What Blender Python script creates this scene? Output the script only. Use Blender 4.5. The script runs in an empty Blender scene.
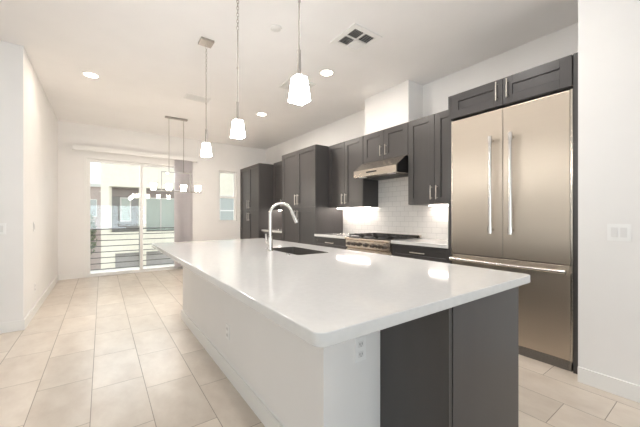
import bpy, bmesh, math, random
from mathutils import Vector, Matrix
random.seed(4)
PI = math.pi
S = bpy.context.scene
C = S.collection

# ------------------------------------------------------------------ camera
H = 1.22
cam_data = bpy.data.cameras.new('camera')
cam_data.sensor_width = 36.0
cam_data.lens = 17.0
cam_data.shift_y = 2.8 / 640.0
cam_data.clip_start = 0.02
cam = bpy.data.objects.new('camera', cam_data)
C.objects.link(cam)
cam.location = (0, 0, H)
cam.rotation_euler = (PI / 2, 0, -0.625)
S.camera = cam

# ------------------------------------------------------------------ world
world = bpy.data.worlds.new('sky')
S.world = world
world.use_nodes = True
wn, wl = world.node_tree.nodes, world.node_tree.links
wn.clear()
wo = wn.new('ShaderNodeOutputWorld')
wb = wn.new('ShaderNodeBackground')
wb.inputs['Strength'].default_value = 1.15
wg = wn.new('ShaderNodeTexCoord')
wx = wn.new('ShaderNodeSeparateXYZ')
wr = wn.new('ShaderNodeValToRGB')
wr.color_ramp.elements[0].position = 0.0
wr.color_ramp.elements[0].color = (1.0, 0.98, 0.95, 1)
wr.color_ramp.elements[1].position = 0.8
wr.color_ramp.elements[1].color = (0.86, 0.93, 1.0, 1)
wl.new(wg.outputs['Generated'], wx.inputs[0])
wl.new(wx.outputs['Z'], wr.inputs[0])
wl.new(wr.outputs[0], wb.inputs['Color'])
wl.new(wb.outputs[0], wo.inputs['Surface'])

# ------------------------------------------------------------------ large lights and exposure
def area_light(name, loc, rot, sx, sy, power, col):
    d = bpy.data.lights.new(name, 'AREA')
    d.shape = 'RECTANGLE'
    d.size, d.size_y = sx, sy
    d.energy = power
    d.color = col
    o = bpy.data.objects.new(name, d)
    C.objects.link(o)
    o.location = loc
    o.rotation_euler = rot
    return o

# rear and side: fill lamps added at invented windows; patio: daylight through the door
area_light('fill_rear', (0.1, -5.0, 1.2), (PI / 2 + 0.85, 0, 0), 3.9, 1.9, 105, (0.76, 0.88, 1.0))
area_light('fill_side', (-4.4, 0.3, 1.2), (PI / 2 + 0.85, 0, -PI / 2), 3.9, 1.9, 16, (0.84, 0.92, 1.0))
area_light('daylight_patio', (0.65, 8.4, 3.05), (-PI / 3.2, 0, 0), 2.4, 1.3, 165, (0.97, 0.98, 1.0))

S.view_settings.view_transform = 'Standard'
S.view_settings.look = 'None'
S.view_settings.gamma = 1.0
S.view_settings.use_curve_mapping = False
S.view_settings.exposure = 0.42
S.cycles.use_denoising = True
S.cycles.max_bounces = 10
S.cycles.diffuse_bounces = 6
S.cycles.sample_clamp_indirect = 6.0

# ------------------------------------------------------------------ materials
def principled(name, col, rough=0.5, metal=0.0, **kw):
    m = bpy.data.materials.new(name)
    m.use_nodes = True
    b = m.node_tree.nodes['Principled BSDF']
    b.inputs['Base Color'].default_value = (*col, 1)
    b.inputs['Roughness'].default_value = rough
    b.inputs['Metallic'].default_value = metal
    for k, v in kw.items():
        b.inputs[k].default_value = v
    return m

def mottled(name, col, rough=0.5, amount=0.06, scale=6.0, bump=0.0, bscale=200.0, stretch=(1, 1, 1), **kw):
    """principled material with a gentle procedural colour variation and optional fine bump"""
    m = principled(name, col, rough, **kw)
    nt = m.node_tree
    b = nt.nodes['Principled BSDF']
    tc = nt.nodes.new('ShaderNodeTexCoord')
    mp = nt.nodes.new('ShaderNodeMapping')
    mp.inputs['Scale'].default_value = stretch
    nz = nt.nodes.new('ShaderNodeTexNoise')
    nz.inputs['Scale'].default_value = scale
    nz.inputs['Detail'].default_value = 4
    rp = nt.nodes.new('ShaderNodeValToRGB')
    lo, hi = 1 - amount, 1 + amount
    rp.color_ramp.elements[0].position = 0.3
    rp.color_ramp.elements[1].position = 0.7
    rp.color_ramp.elements[0].color = (*[min(1, c * lo) for c in col], 1)
    rp.color_ramp.elements[1].color = (*[min(1, c * hi) for c in col], 1)
    nt.links.new(tc.outputs['Object'], mp.inputs[0])
    nt.links.new(mp.outputs[0], nz.inputs['Vector'])
    nt.links.new(nz.outputs['Fac'], rp.inputs[0])
    nt.links.new(rp.outputs[0], b.inputs['Base Color'])
    if bump:
        n2 = nt.nodes.new('ShaderNodeTexNoise')
        n2.inputs['Scale'].default_value = bscale
        bp = nt.nodes.new('ShaderNodeBump')
        bp.inputs['Strength'].default_value = bump
        bp.inputs['Distance'].default_value = 0.002
        nt.links.new(mp.outputs[0], n2.inputs['Vector'])
        nt.links.new(n2.outputs['Fac'], bp.inputs['Height'])
        nt.links.new(bp.outputs[0], b.inputs['Normal'])
    return m

def emitter(name, col, strength):
    m = bpy.data.materials.new(name)
    m.use_nodes = True
    nt = m.node_tree
    nt.nodes.clear()
    o = nt.nodes.new('ShaderNodeOutputMaterial')
    e = nt.nodes.new('ShaderNodeEmission')
    e.inputs['Color'].default_value = (*col, 1)
    e.inputs['Strength'].default_value = strength
    nt.links.new(e.outputs[0], o.inputs['Surface'])
    return m

def pane_glass(name, tint=(0.97, 0.99, 0.98), ior=1.5):
    """thin window pane: clear transmission with a Fresnel reflection"""
    m = bpy.data.materials.new(name)
    m.use_nodes = True
    nt = m.node_tree
    nt.nodes.clear()
    o = nt.nodes.new('ShaderNodeOutputMaterial')
    t = nt.nodes.new('ShaderNodeBsdfTransparent')
    t.inputs['Color'].default_value = (*tint, 1)
    g = nt.nodes.new('ShaderNodeBsdfGlossy')
    g.inputs['Roughness'].default_value = 0.0
    f = nt.nodes.new('ShaderNodeFresnel')
    f.inputs['IOR'].default_value = ior
    mx = nt.nodes.new('ShaderNodeMixShader')
    nt.links.new(f.outputs[0], mx.inputs[0])
    nt.links.new(t.outputs[0], mx.inputs[1])
    nt.links.new(g.outputs[0], mx.inputs[2])
    nt.links.new(mx.outputs[0], o.inputs['Surface'])
    return m

def steel(name, col, rough, axis='Z', aniso=0.75):
    m = principled(name, col, rough, 1.0)
    nt = m.node_tree
    b = nt.nodes['Principled BSDF']
    b.inputs['Anisotropic'].default_value = aniso
    tg = nt.nodes.new('ShaderNodeTangent')
    tg.direction_type = 'RADIAL'
    tg.axis = axis
    nt.links.new(tg.outputs[0], b.inputs['Tangent'])
    tc = nt.nodes.new('ShaderNodeTexCoord')
    mp = nt.nodes.new('ShaderNodeMapping')
    mp.inputs['Scale'].default_value = (1, 0.12, 30)
    nz = nt.nodes.new('ShaderNodeTexNoise')
    nz.inputs['Scale'].default_value = 2.0
    nz.inputs['Detail'].default_value = 3
    mr = nt.nodes.new('ShaderNodeMapRange')
    mr.inputs['To Min'].default_value = rough - 0.07
    mr.inputs['To Max'].default_value = rough + 0.07
    nt.links.new(tc.outputs['Object'], mp.inputs[0])
    nt.links.new(mp.outputs[0], nz.inputs['Vector'])
    nt.links.new(nz.outputs['Fac'], mr.inputs[0])
    nt.links.new(mr.outputs[0], b.inputs['Roughness'])
    return m

def floor_tiles(name):
    """rows of 12 x 24 inch porcelain tile running along Y, each row stepped by a third"""
    m = bpy.data.materials.new(name)
    m.use_nodes = True
    nt = m.node_tree
    N, L = nt.nodes, nt.links
    b = N['Principled BSDF']
    def math_(op, a, c=None):
        n = N.new('ShaderNodeMath')
        n.operation = op
        for i, v in enumerate((a, c)):
            if v is None:
                continue
            if isinstance(v, (int, float)):
                n.inputs[i].default_value = v
            else:
                L.new(v, n.inputs[i])
        return n.outputs[0]
    tc = N.new('ShaderNodeTexCoord')
    sp = N.new('ShaderNodeSeparateXYZ')
    L.new(tc.outputs['Object'], sp.inputs[0])
    W, LEN = 0.312, 0.61
    xr = math_('DIVIDE', math_('ADD', sp.outputs['X'], 0.057), W)
    row = math_('FLOOR', xr)
    fx = math_('SUBTRACT', xr, row)
    yr = math_('DIVIDE', math_('ADD', math_('SUBTRACT', sp.outputs['Y'], 2.66), math_('MULTIPLY', row, 0.1975)), LEN)
    cell = math_('FLOOR', yr)
    fy = math_('SUBTRACT', yr, cell)
    ex = math_('MULTIPLY', math_('MINIMUM', fx, math_('SUBTRACT', 1.0, fx)), W)
    ey = math_('MULTIPLY', math_('MINIMUM', fy, math_('SUBTRACT', 1.0, fy)), LEN)
    e = math_('MINIMUM', ex, ey)
    grout = math_('LESS_THAN', e, 0.0022)
    cv = N.new('ShaderNodeCombineXYZ')
    L.new(row, cv.inputs[0])
    L.new(cell, cv.inputs[1])
    wnz = N.new('ShaderNodeTexWhiteNoise')
    L.new(cv.outputs[0], wnz.inputs['Vector'])
    # soft stone clouding, shifted from tile to tile
    add = N.new('ShaderNodeVectorMath')
    add.operation = 'MULTIPLY_ADD'
    L.new(cv.outputs[0], add.inputs[0])
    add.inputs[1].default_value = (3.1, 5.7, 1.0)
    L.new(tc.outputs['Object'], add.inputs[2])
    mp = N.new('ShaderNodeMapping')
    mp.inputs['Scale'].default_value = (2.6, 1.5, 1)
    mp.inputs['Rotation'].default_value = (0, 0, 0.7)
    L.new(add.outputs[0], mp.inputs[0])
    nz = N.new('ShaderNodeTexNoise')
    nz.inputs['Scale'].default_value = 2.4
    nz.inputs['Detail'].default_value = 7
    nz.inputs['Roughness'].default_value = 0.62
    L.new(mp.outputs[0], nz.inputs['Vector'])
    rp = N.new('ShaderNodeValToRGB')
    rp.color_ramp.elements[0].position = 0.30
    rp.color_ramp.elements[0].color = (0.585, 0.505, 0.43, 1)
    rp.color_ramp.elements[1].position = 0.66
    rp.color_ramp.elements[1].color = (0.70, 0.63, 0.55, 1)
    L.new(nz.outputs['Fac'], rp.inputs[0])
    hs = N.new('ShaderNodeHueSaturation')
    L.new(rp.outputs[0], hs.inputs['Color'])
    L.new(math_('ADD', 0.94, math_('MULTIPLY', wnz.outputs['Value'], 0.12)), hs.inputs['Value'])
    mx = N.new('ShaderNodeMixRGB')
    L.new(grout, mx.inputs[0])
    L.new(hs.outputs[0], mx.inputs[1])
    mx.inputs[2].default_value = (0.33, 0.285, 0.24, 1)
    L.new(mx.outputs[0], b.inputs['Base Color'])
    L.new(math_('ADD', 0.30, math_('MULTIPLY', grout, 0.5)), b.inputs['Roughness'])
    bp = N.new('ShaderNodeBump')
    bp.inputs['Strength'].default_value = 0.5
    bp.inputs['Distance'].default_value = 0.002
    L.new(math_('SUBTRACT', 1.0, grout), bp.inputs['Height'])
    L.new(bp.outputs[0], b.inputs['Normal'])
    return m

def subway_tiles(name):
    m = bpy.data.materials.new(name)
    m.use_nodes = True
    nt = m.node_tree
    N, L = nt.nodes, nt.links
    b = N['Principled BSDF']
    b.inputs['Roughness'].default_value = 0.12
    tc = N.new('ShaderNodeTexCoord')
    sp = N.new('ShaderNodeSeparateXYZ')
    cb = N.new('ShaderNodeCombineXYZ')
    L.new(tc.outputs['Object'], sp.inputs[0])
    L.new(sp.outputs['Y'], cb.inputs[0])
    L.new(sp.outputs['Z'], cb.inputs[1])
    br = N.new('ShaderNodeTexBrick')
    br.offset = 0.5
    br.inputs['Scale'].default_value = 1.0
    br.inputs['Brick Width'].default_value = 0.1524
    br.inputs['Row Height'].default_value = 0.0762
    br.inputs['Mortar Size'].default_value = 0.0021
    br.inputs['Mortar Smooth'].default_value = 0.2
    br.inputs['Color1'].default_value = (0.80, 0.79, 0.77, 1)
    br.inputs['Color2'].default_value = (0.76, 0.75, 0.735, 1)
    br.inputs['Mortar'].default_value = (0.56, 0.55, 0.54, 1)
    L.new(cb.outputs[0], br.inputs['Vector'])
    L.new(br.outputs['Color'], b.inputs['Base Color'])
    bp = N.new('ShaderNodeBump')
    bp.invert = True
    bp.inputs['Strength'].default_value = 0.6
    bp.inputs['Distance'].default_value = 0.002
    L.new(br.outputs['Fac'], bp.inputs['Height'])
    L.new(bp.outputs[0], b.inputs['Normal'])
    return m

M = {}
M['wall'] = mottled('wall_paint', (0.83, 0.815, 0.80), 0.75, 0.012, 3.0, 0.05, 300)
M['ceiling'] = mottled('ceiling_paint', (0.87, 0.855, 0.845), 0.85, 0.012, 3.0, 0.05, 300)
M['trim'] = principled('white_trim_paint', (0.84, 0.83, 0.81), 0.35)
M['floor'] = floor_tiles('porcelain_floor_tile')
M['subway'] = subway_tiles('white_subway_tile')
M['cabinet'] = mottled('charcoal_cabinet_paint', (0.061, 0.057, 0.0565), 0.36, 0.05, 9.0, 0.0, 100, (1, 1, 0.25))
M['cabinet_inner'] = principled('cabinet_toe_black', (0.03, 0.028, 0.026), 0.6)
M['quartz'] = mottled('white_quartz', (0.68, 0.675, 0.665), 0.07, 0.025, 40.0)
M['steel'] = steel('brushed_stainless', (0.54, 0.475, 0.40), 0.42, aniso=0.6)
M['steel_plain'] = principled('satin_stainless', (0.68, 0.62, 0.55), 0.26, 1.0)
M['nickel'] = principled('brushed_nickel', (0.64, 0.60, 0.55), 0.28, 1.0)
M['nickel_dark'] = principled('satin_nickel_rod', (0.40, 0.37, 0.34), 0.35, 1.0)
M['chrome'] = principled('polished_chrome', (0.66, 0.635, 0.605), 0.24, 1.0)
M['iron'] = mottled('cast_iron', (0.022, 0.020, 0.019), 0.5, 0.2, 60.0)
M['black'] = principled('black_enamel', (0.018, 0.017, 0.017), 0.3)
M['gasket'] = principled('dark_gasket', (0.02, 0.02, 0.02), 0.6)
M['sink'] = mottled('dark_composite_sink', (0.075, 0.068, 0.062), 0.4, 0.1, 80.0)
M['plate'] = principled('white_plastic_plate', (0.88, 0.875, 0.865), 0.3)
M['socket'] = principled('white_plastic_socket', (0.78, 0.77, 0.76), 0.35)
M['slot'] = principled('dark_slot', (0.03, 0.03, 0.03), 0.6)
M['glass'] = pane_glass('window_glass')
M['shade'] = emitter('lit_opal_glass', (1.0, 0.975, 0.94), 52.0)
M['shade_warm'] = emitter('lit_warm_opal_glass', (1.0, 0.88, 0.74), 46.0)
M['lens'] = emitter('lit_downlight_lens', (1.0, 0.88, 0.72), 16.0)
M['tape'] = emitter('lit_cabinet_strip', (1.0, 0.88, 0.79), 38.0)
M['vane'] = mottled('grey_blind_fabric', (0.88, 0.86, 0.87), 0.8, 0.03, 20.0)
_n, _l = M['vane'].node_tree.nodes, M['vane'].node_tree.links
_t = _n.new('ShaderNodeBsdfTranslucent')
_t.inputs['Color'].default_value = (0.88, 0.86, 0.87, 1)
_m = _n.new('ShaderNodeMixShader')
_m.inputs[0].default_value = 0.6
_l.new(_n['Principled BSDF'].outputs[0], _m.inputs[1])
_l.new(_t.outputs[0], _m.inputs[2])
_l.new(_m.outputs[0], _n['Material Output'].inputs['Surface'])
M['vent_dark'] = principled('duct_interior', (0.05, 0.048, 0.046), 0.8)
M['vent'] = principled('white_register_enamel', (0.74, 0.73, 0.71), 0.5)
M['knob'] = principled('dark_steel_knob', (0.22, 0.20, 0.185), 0.3, 1.0)
M['filter'] = principled('hood_filter', (0.28, 0.27, 0.26), 0.35, 1.0)
M['stucco'] = mottled('pale_stucco', (0.78, 0.74, 0.64), 0.9, 0.03, 8.0, 0.2, 80)
M['stucco_white'] = mottled('white_stucco', (0.84, 0.84, 0.80), 0.9, 0.03, 8.0, 0.2, 80)
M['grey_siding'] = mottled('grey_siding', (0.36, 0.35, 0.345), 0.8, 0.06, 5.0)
M['rose_shade'] = mottled('rose_grey_soffit_shade', (0.42, 0.36, 0.34), 0.8, 0.04, 5.0)
M['teal_pane'] = principled('pale_teal_shaded_pane', (0.62, 0.70, 0.66), 0.1)
M['dark_pane'] = principled('dark_pane', (0.42, 0.45, 0.44), 0.08)
M['rail'] = principled('dark_bronze_rail', (0.06, 0.055, 0.05), 0.4, 0.3)
M['concrete'] = mottled('balcony_concrete', (0.55, 0.53, 0.50), 0.85, 0.06, 6.0)
M['terracotta'] = mottled('terracotta_wall', (0.52, 0.42, 0.38), 0.9, 0.05, 5.0)
M['bark'] = mottled('tree_bark', (0.16, 0.11, 0.08), 0.9, 0.1, 20.0)
M['leaf'] = mottled('olive_leaf', (0.20, 0.24, 0.14), 0.7, 0.25, 30.0)

# ------------------------------------------------------------------ mesh helpers
def box(bm, x0, x1, y0, y1, z0, z1, bev=0.0, seg=2):
    t = bmesh.new()
    bmesh.ops.create_cube(t, size=1.0)
    sx, sy, sz = abs(x1 - x0), abs(y1 - y0), abs(z1 - z0)
    for v in t.verts:
        v.co = Vector(((x0 + x1) / 2 + v.co.x * sx, (y0 + y1) / 2 + v.co.y * sy, (z0 + z1) / 2 + v.co.z * sz))
    if bev:
        bev = min(bev, 0.45 * min(sx, sy, sz))
        bmesh.ops.bevel(t, geom=t.edges[:], offset=bev, segments=seg, affect='EDGES', profile=0.6)
    merge(bm, t)

def merge(bm, t):
    me = bpy.data.meshes.new('tmp')
    t.to_mesh(me)
    t.free()
    bm.from_mesh(me)
    bpy.data.meshes.remove(me)

def cyl(bm, p0, p1, r0, r1=None, seg=16, caps=True):
    r1 = r0 if r1 is None else r1
    p0, p1 = Vector(p0), Vector(p1)
    d = p1 - p0
    t = bmesh.new()
    bmesh.ops.create_cone(t, cap_ends=caps, segments=seg, radius1=r0, radius2=r1, depth=d.length)
    q = Vector((0, 0, 1)).rotation_difference(d.normalized())
    bmesh.ops.transform(t, matrix=Matrix.Translation((p0 + p1) / 2) @ q.to_matrix().to_4x4(), verts=t.verts[:])
    merge(bm, t)

def tube(bm, pts, radii, seg=14):
    pts = [Vector(p) for p in pts]
    if not isinstance(radii, (list, tuple)):
        radii = [radii] * len(pts)
    rings = []
    up = Vector((0.13, 0.97, 0.21)).normalized()
    for i, p in enumerate(pts):
        d = (pts[min(i + 1, len(pts) - 1)] - pts[max(i - 1, 0)]).normalized()
        a = d.cross(up).normalized()
        b = a.cross(d).normalized()
        rings.append([bm.verts.new(p + radii[i] * (math.cos(2 * PI * k / seg) * a + math.sin(2 * PI * k / seg) * b)) for k in range(seg)])
    for r0, r1 in zip(rings, rings[1:]):
        for k in range(seg):
            bm.faces.new((r0[k], r0[(k + 1) % seg], r1[(k + 1) % seg], r1[k]))
    bm.faces.new(rings[0][::-1])
    bm.faces.new(rings[-1])

def prism_y(bm, prof, y0, y1):
    """profile in (x, z) extruded along y"""
    a = [bm.verts.new((x, y0, z)) for x, z in prof]
    b = [bm.verts.new((x, y1, z)) for x, z in prof]
    n = len(prof)
    bm.faces.new(a)
    bm.faces.new(b[::-1])
    for i in range(n):
        bm.faces.new((a[i], b[i], b[(i + 1) % n], a[(i + 1) % n]))

def wpos(o):
    p = Vector((0, 0, 0))
    while o:
        p = p + o.location
        o = o.parent
    return p

def obj(name, bm, mat, parent=None, smooth=False, origin=None):
    """link a bmesh (built in world coordinates) as ONE mesh object"""
    bmesh.ops.recalc_face_normals(bm, faces=bm.faces[:])
    me = bpy.data.meshes.new(name)
    off = wpos(parent) if parent else Vector(origin or (0, 0, 0))
    bmesh.ops.translate(bm, vec=-off, verts=bm.verts[:])
    bm.to_mesh(me)
    bm.free()
    me.materials.append(mat)
    if smooth:
        for p in me.polygons:
            p.use_smooth = True
        me.set_sharp_from_angle(angle=0.7)
    o = bpy.data.objects.new(name, me)
    C.objects.link(o)
    if parent:
        o.parent = parent
    elif origin:
        o.location = origin
    return o

def boxes(name, lst, mat, parent=None, bev=0.0, origin=None):
    bm = bmesh.new()
    for b in lst:
        box(bm, *b, bev=bev)
    return obj(name, bm, mat, parent, origin=origin)

def tag(o, label, cat, group=None):
    o['label'] = label
    o['category'] = cat
    if group:
        o['group'] = group
    return o

def thing(name, label, cat, loc, group=None):
    o = bpy.data.objects.new(name, None)
    C.objects.link(o)
    o.location = loc
    o.empty_display_size = 0.1
    return tag(o, label, cat, group)

def struct(name, lst, mat, parent=None, bev=0.0):
    o = boxes(name, lst, mat, parent, bev)
    if not parent:
        o['kind'] = 'structure'
    return o

def dup(root, loc, label, group=None):
    r = root.copy()
    C.objects.link(r)
    r.location = loc
    r['label'] = label
    if group:
        r['group'] = group
    for ch in list(root.children):
        c = ch.copy()
        C.objects.link(c)
        c.parent = r
        for g in list(ch.children):
            d = g.copy()
            C.objects.link(d)
            d.parent = c
    return r

# ------------------------------------------------------------------ room shell
CZ = 3.05            # ceiling
XK = 3.64            # kitchen wall
YF = 7.60            # far wall
XL, YL = -0.685, 4.50
XR, YR = 2.86, 0.697  # pier at the right of the refrigerator
struct('floor', [(-4.4, XK + 0.15, -5.0, YF + 0.15, -0.15, 0)], M['floor'])
struct('ceiling', [(-4.4, XK + 0.15, -5.0, YF + 0.15, CZ, CZ + 0.15)], M['ceiling'])
# far wall with the patio door opening and the small window opening
DX0, DX1, DZ = -0.29, 1.66, 2.42
WX0, WX1, WZ0, WZ1 = 2.36, 2.83, 1.08, 2.37
struct('wall_back', [
    (XL - 0.15, DX0, YF, YF + 0.15, 0, CZ), (DX0, DX1, YF, YF + 0.15, DZ, CZ), (DX1, WX0, YF, YF + 0.15, 0, CZ),
    (WX0, WX1, YF, YF + 0.15, 0, WZ0), (WX0, WX1, YF, YF + 0.15, WZ1, CZ), (WX1, XK + 0.15, YF, YF + 0.15, 0, CZ)], M['wall'])
struct('wall_left', [(XL - 0.15, XL, YL, YF, 0, CZ)], M['wall'])
struct('wall_left_return', [(-4.4, XL - 0.15, YL, YL + 0.15, 0, CZ)], M['wall'])
struct('wall_right', [(XK, XK + 0.15, YR, YF, 0, CZ)], M['wall'])
struct('wall_right_front', [(XR, XK + 0.15, -5.0, YR, 0, CZ)], M['wall'])
struct('wall_rear', [(-4.4, -1.9, -4.85, -4.7, 0, CZ), (2.1, XR, -4.85, -4.7, 0, CZ), (-1.9, 2.1, -4.85, -4.7, 0, 0.35), (-1.9, 2.1, -4.85, -4.7, 2.7, CZ)], M['wall'])
struct('wall_living', [(-4.25, -4.1, -4.7, -1.7, 0, CZ), (-4.25, -4.1, 2.3, YL, 0, CZ), (-4.25, -4.1, -1.7, 2.3, 0, 0.35), (-4.25, -4.1, -1.7, 2.3, 2.7, CZ)], M['wall'])
# boxed chase above the range hood
struct('wall_chase', [(3.33, XK, 2.59, 3.42, 2.475, CZ)], M['wall'])
BB = 0.11
struct('baseboard_left', [(XL, XL + 0.014, YL - 0.014, YF, 0, BB)], M['trim'], bev=0.003)
struct('baseboard_return', [(-4.1, XL, YL - 0.014, YL, 0, BB)], M['trim'], bev=0.003)
struct('baseboard_back', [(XL + 0.014, DX0 - 0.02, YF - 0.014, YF, 0, BB), (DX1 + 0.02, 2.93, YF - 0.014, YF, 0, BB)], M['trim'], bev=0.003)
struct('baseboard_right', [(XR - 0.014, XR, -4.7, YR, 0, BB)], M['trim'], bev=0.003)

# unseen windows added behind the camera to go with the fill lamps
def added_window(name, lo, hi, axis):
    fr = []
    if axis == 'y':
        x0, x1, y = lo[0], hi[0], lo[1]
        z0, z1 = lo[2], hi[2]
        fr = [(x0, x1, y - 0.04, y + 0.04, z0, z0 + 0.06), (x0, x1, y - 0.04, y + 0.04, z1 - 0.06, z1)]
        for k in range(4):
            xx = x0 + (x1 - x0 - 0.06) * k / 3
            fr.append((xx, xx + 0.06, y - 0.04, y + 0.04, z0, z1))
        gl = [(x0 + 0.06, x1 - 0.06, y - 0.003, y + 0.003, z0 + 0.06, z1 - 0.06)]
    else:
        y0, y1, x = lo[1], hi[1], lo[0]
        z0, z1 = lo[2], hi[2]
        fr = [(x - 0.04, x + 0.04, y0, y1, z0, z0 + 0.06), (x - 0.04, x + 0.04, y0, y1, z1 - 0.06, z1)]
        for k in range(4):
            yy = y0 + (y1 - y0 - 0.06) * k / 3
            fr.append((x - 0.04, x + 0.04, yy, yy + 0.06, z0, z1))
        gl = [(x - 0.003, x + 0.003, y0 + 0.06, y1 - 0.06, z0 + 0.06, z1 - 0.06)]
    w = struct(name, fr, M['trim'])
    boxes('pane', gl, M['glass'], w)
added_window('added_window_rear', (-1.9, -4.775, 0.35), (2.1, -4.775, 2.7), 'y')
added_window('added_window_side', (-4.175, -1.7, 0.35), (-4.175, 2.3, 2.7), 'x')

# ------------------------------------------------------------------ patio door
d = bpy.data.objects.new('door_1', None)
C.objects.link(d)
d['kind'] = 'structure'
d.location = (DX0, YF, 0)
fw = 0.045
boxes('door_frame', [(DX0, DX0 + fw, YF - 0.012, YF + 0.14, 0, DZ), (DX1 - fw, DX1, YF - 0.012, YF + 0.14, 0, DZ),
                     (DX0 + fw, DX1 - fw, YF - 0.012, YF + 0.14, DZ - fw, DZ), (DX0 + fw, DX1 - fw, YF - 0.012, YF + 0.14, 0, 0.02)], M['trim'], d, 0.003)
def sash(x0, x1, y, handle):
    z0, z1, s = 0.02, DZ - fw, 0.055
    p = boxes('door_panel', [(x0, x0 + s, y, y + 0.035, z0, z1), (x1 - s, x1, y, y + 0.035, z0, z1),
                             (x0 + s, x1 - s, y, y + 0.035, z1 - s, z1), (x0 + s, x1 - s, y, y + 0.035, z0, z0 + 0.04)], M['trim'], d, 0.003)
    boxes('pane', [(x0 + s, x1 - s, y + 0.015, y + 0.02, z0 + 0.04, z1 - s)], M['glass'], p)
    if handle:
        boxes('door_handle', [(x0 + 0.015, x0 + 0.04, y - 0.03, y - 0.018, 0.92, 1.14), (x0 + 0.018, x0 + 0.037, y - 0.02, y, 0.94, 0.96),
                              (x0 + 0.018, x0 + 0.037, y - 0.02, y, 1.10, 1.12)], M['trim'], p, 0.003)
DM = 0.70
sash(DX0 + fw, DM + 0.03, YF + 0.045, True)
sash(DM - 0.03, DX1 - fw, YF + 0.085, False)

# vertical blind: valance along the head of the door and the vanes stacked at its right end
vb = thing('vertical_blind', 'grey vertical blind stacked right of the patio door under a long white valance', 'blind', (0.6, YF - 0.07, 2.45))
boxes('valance', [(-0.46, 1.84, YF - 0.13, YF - 0.115, 2.505, 2.60), (-0.46, 1.84, YF - 0.115, YF, 2.588, 2.60),
                  (-0.46, -0.448, YF - 0.115, YF, 2.505, 2.588), (1.828, 1.84, YF - 0.115, YF, 2.505, 2.588)], M['trim'], vb, 0.002)
boxes('headrail', [(-0.42, 1.80, YF - 0.085, YF - 0.045, 2.53, 2.575)], M['trim'], vb)
for k in range(15):
    bm = bmesh.new()
    x = 1.37 + 0.0235 * k
    box(bm, -0.0445, 0.0445, -0.0009, 0.0009, 0.05, 2.53)
    bmesh.ops.rotate(bm, cent=(0, 0, 0), matrix=Matrix.Rotation(math.radians(38 + random.uniform(-6, 6)), 3, 'Z'), verts=bm.verts[:])
    bmesh.ops.translate(bm, vec=(x, YF - 0.065, 0), verts=bm.verts[:])
    obj('vane', bm, M['vane'], vb)

# ------------------------------------------------------------------ small window
w = bpy.data.objects.new('window_1', None)
C.objects.link(w)
w['kind'] = 'structure'
w.location = (WX0, YF, WZ0)
f = 0.045
boxes('window_frame', [(WX0, WX0 + f, YF + 0.05, YF + 0.12, WZ0, WZ1), (WX1 - f, WX1, YF + 0.05, YF + 0.12, WZ0, WZ1),
                       (WX0 + f, WX1 - f, YF + 0.05, YF + 0.12, WZ1 - f, WZ1), (WX0 + f, WX1 - f, YF + 0.05, YF + 0.12, WZ0, WZ0 + f),
                       (WX0 + f, WX1 - f, YF + 0.05, YF + 0.11, 1.68, 1.73)], M['trim'], w, 0.003)
boxes('pane', [(WX0 + f, WX1 - f, YF + 0.085, YF + 0.09, WZ0 + f, 1.68)], M['glass'], w)
boxes('pane', [(WX0 + f, WX1 - f, YF + 0.095, YF + 0.10, 1.73, WZ1 - f)], M['glass'], w)
boxes('window_sill', [(WX0, WX1, YF - 0.012, YF + 0.05, WZ0, WZ0 + 0.018)], M['trim'], w, 0.003)

# ------------------------------------------------------------------ outside
struct('balcony_floor', [(-1.2, 3.2, YF + 0.15, 8.95, -0.22, -0.05)], M['concrete'])
struct('ground', [(-30, 40, 9.5, 60, -3.3, -3.2)], M['concrete'])
rl = thing('balcony_railing', 'dark horizontal bar railing along the balcony outside the patio door', 'railing', (0.9, 8.75, -0.05))
for x in (-1.0, 0.77, 2.2, 3.1):
    boxes('post', [(x - 0.02, x + 0.02, 8.73, 8.77, -0.05, 0.95)], M['rail'], rl)
for k in range(8):
    z = 0.92 - 0.134 * k
    bm = bmesh.new()
    cyl(bm, (-1.02, 8.72, z), (3.12, 8.72, z), 0.0095 if k else 0.014, seg=10)
    obj('bar', bm, M['rail'], rl)

nb = thing('neighbor_building', 'pale stucco neighbouring house with recessed grey balcony seen through the patio door', 'building', (3, 13.5, -3.2))
Y = 13.5
boxes('stucco_wall', [(-0.03, 9, Y, Y + 0.3, 2.33, 7), (-0.03, 0.22, Y, Y + 0.3, -3.2, 2.33), (1.17, 1.40, Y, Y + 0.3, -3.2, 2.33), (3.6, 3.9, Y, Y + 0.3, -3.2, 2.33),
                      (0.22, 1.17, Y, Y + 0.3, -0.16, 0.62), (1.40, 3.6, Y, Y + 0.3, -0.16, 0.62), (3.9, 9, Y, Y + 0.3, -3.2, 2.33),
                      (-0.03, 0.3, Y + 0.3, Y + 6, -3.2, 7), (0.22, 1.17, Y, Y + 0.3, -3.2, -1.05), (1.4, 3.6, Y, Y + 0.3, -3.2, -1.1), (0.22, 0.40, Y, Y + 0.3, -1.05, -0.16)], M['stucco'], nb)
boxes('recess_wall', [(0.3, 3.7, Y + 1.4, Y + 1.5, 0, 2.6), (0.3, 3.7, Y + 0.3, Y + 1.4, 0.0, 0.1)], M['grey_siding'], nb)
boxes('shaded_soffit', [(0.22, 3.6, Y + 0.3, Y + 1.4, 2.33, 2.4), (0.3, 3.6, Y + 1.3, Y + 1.4, 2.03, 2.33)], M['rose_shade'], nb)  # rose-grey band paints the shade under the balcony ceiling
wf = boxes('window', [(0.60, 0.65, Y + 1.33, Y + 1.4, 1.0, 2.0), (0.94, 0.99, Y + 1.33, Y + 1.4, 1.0, 2.0), (0.65, 0.94, Y + 1.33, Y + 1.4, 1.95, 2.0), (0.65, 0.94, Y + 1.33, Y + 1.4, 1.0, 1.05)], M['trim'], nb)
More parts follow.
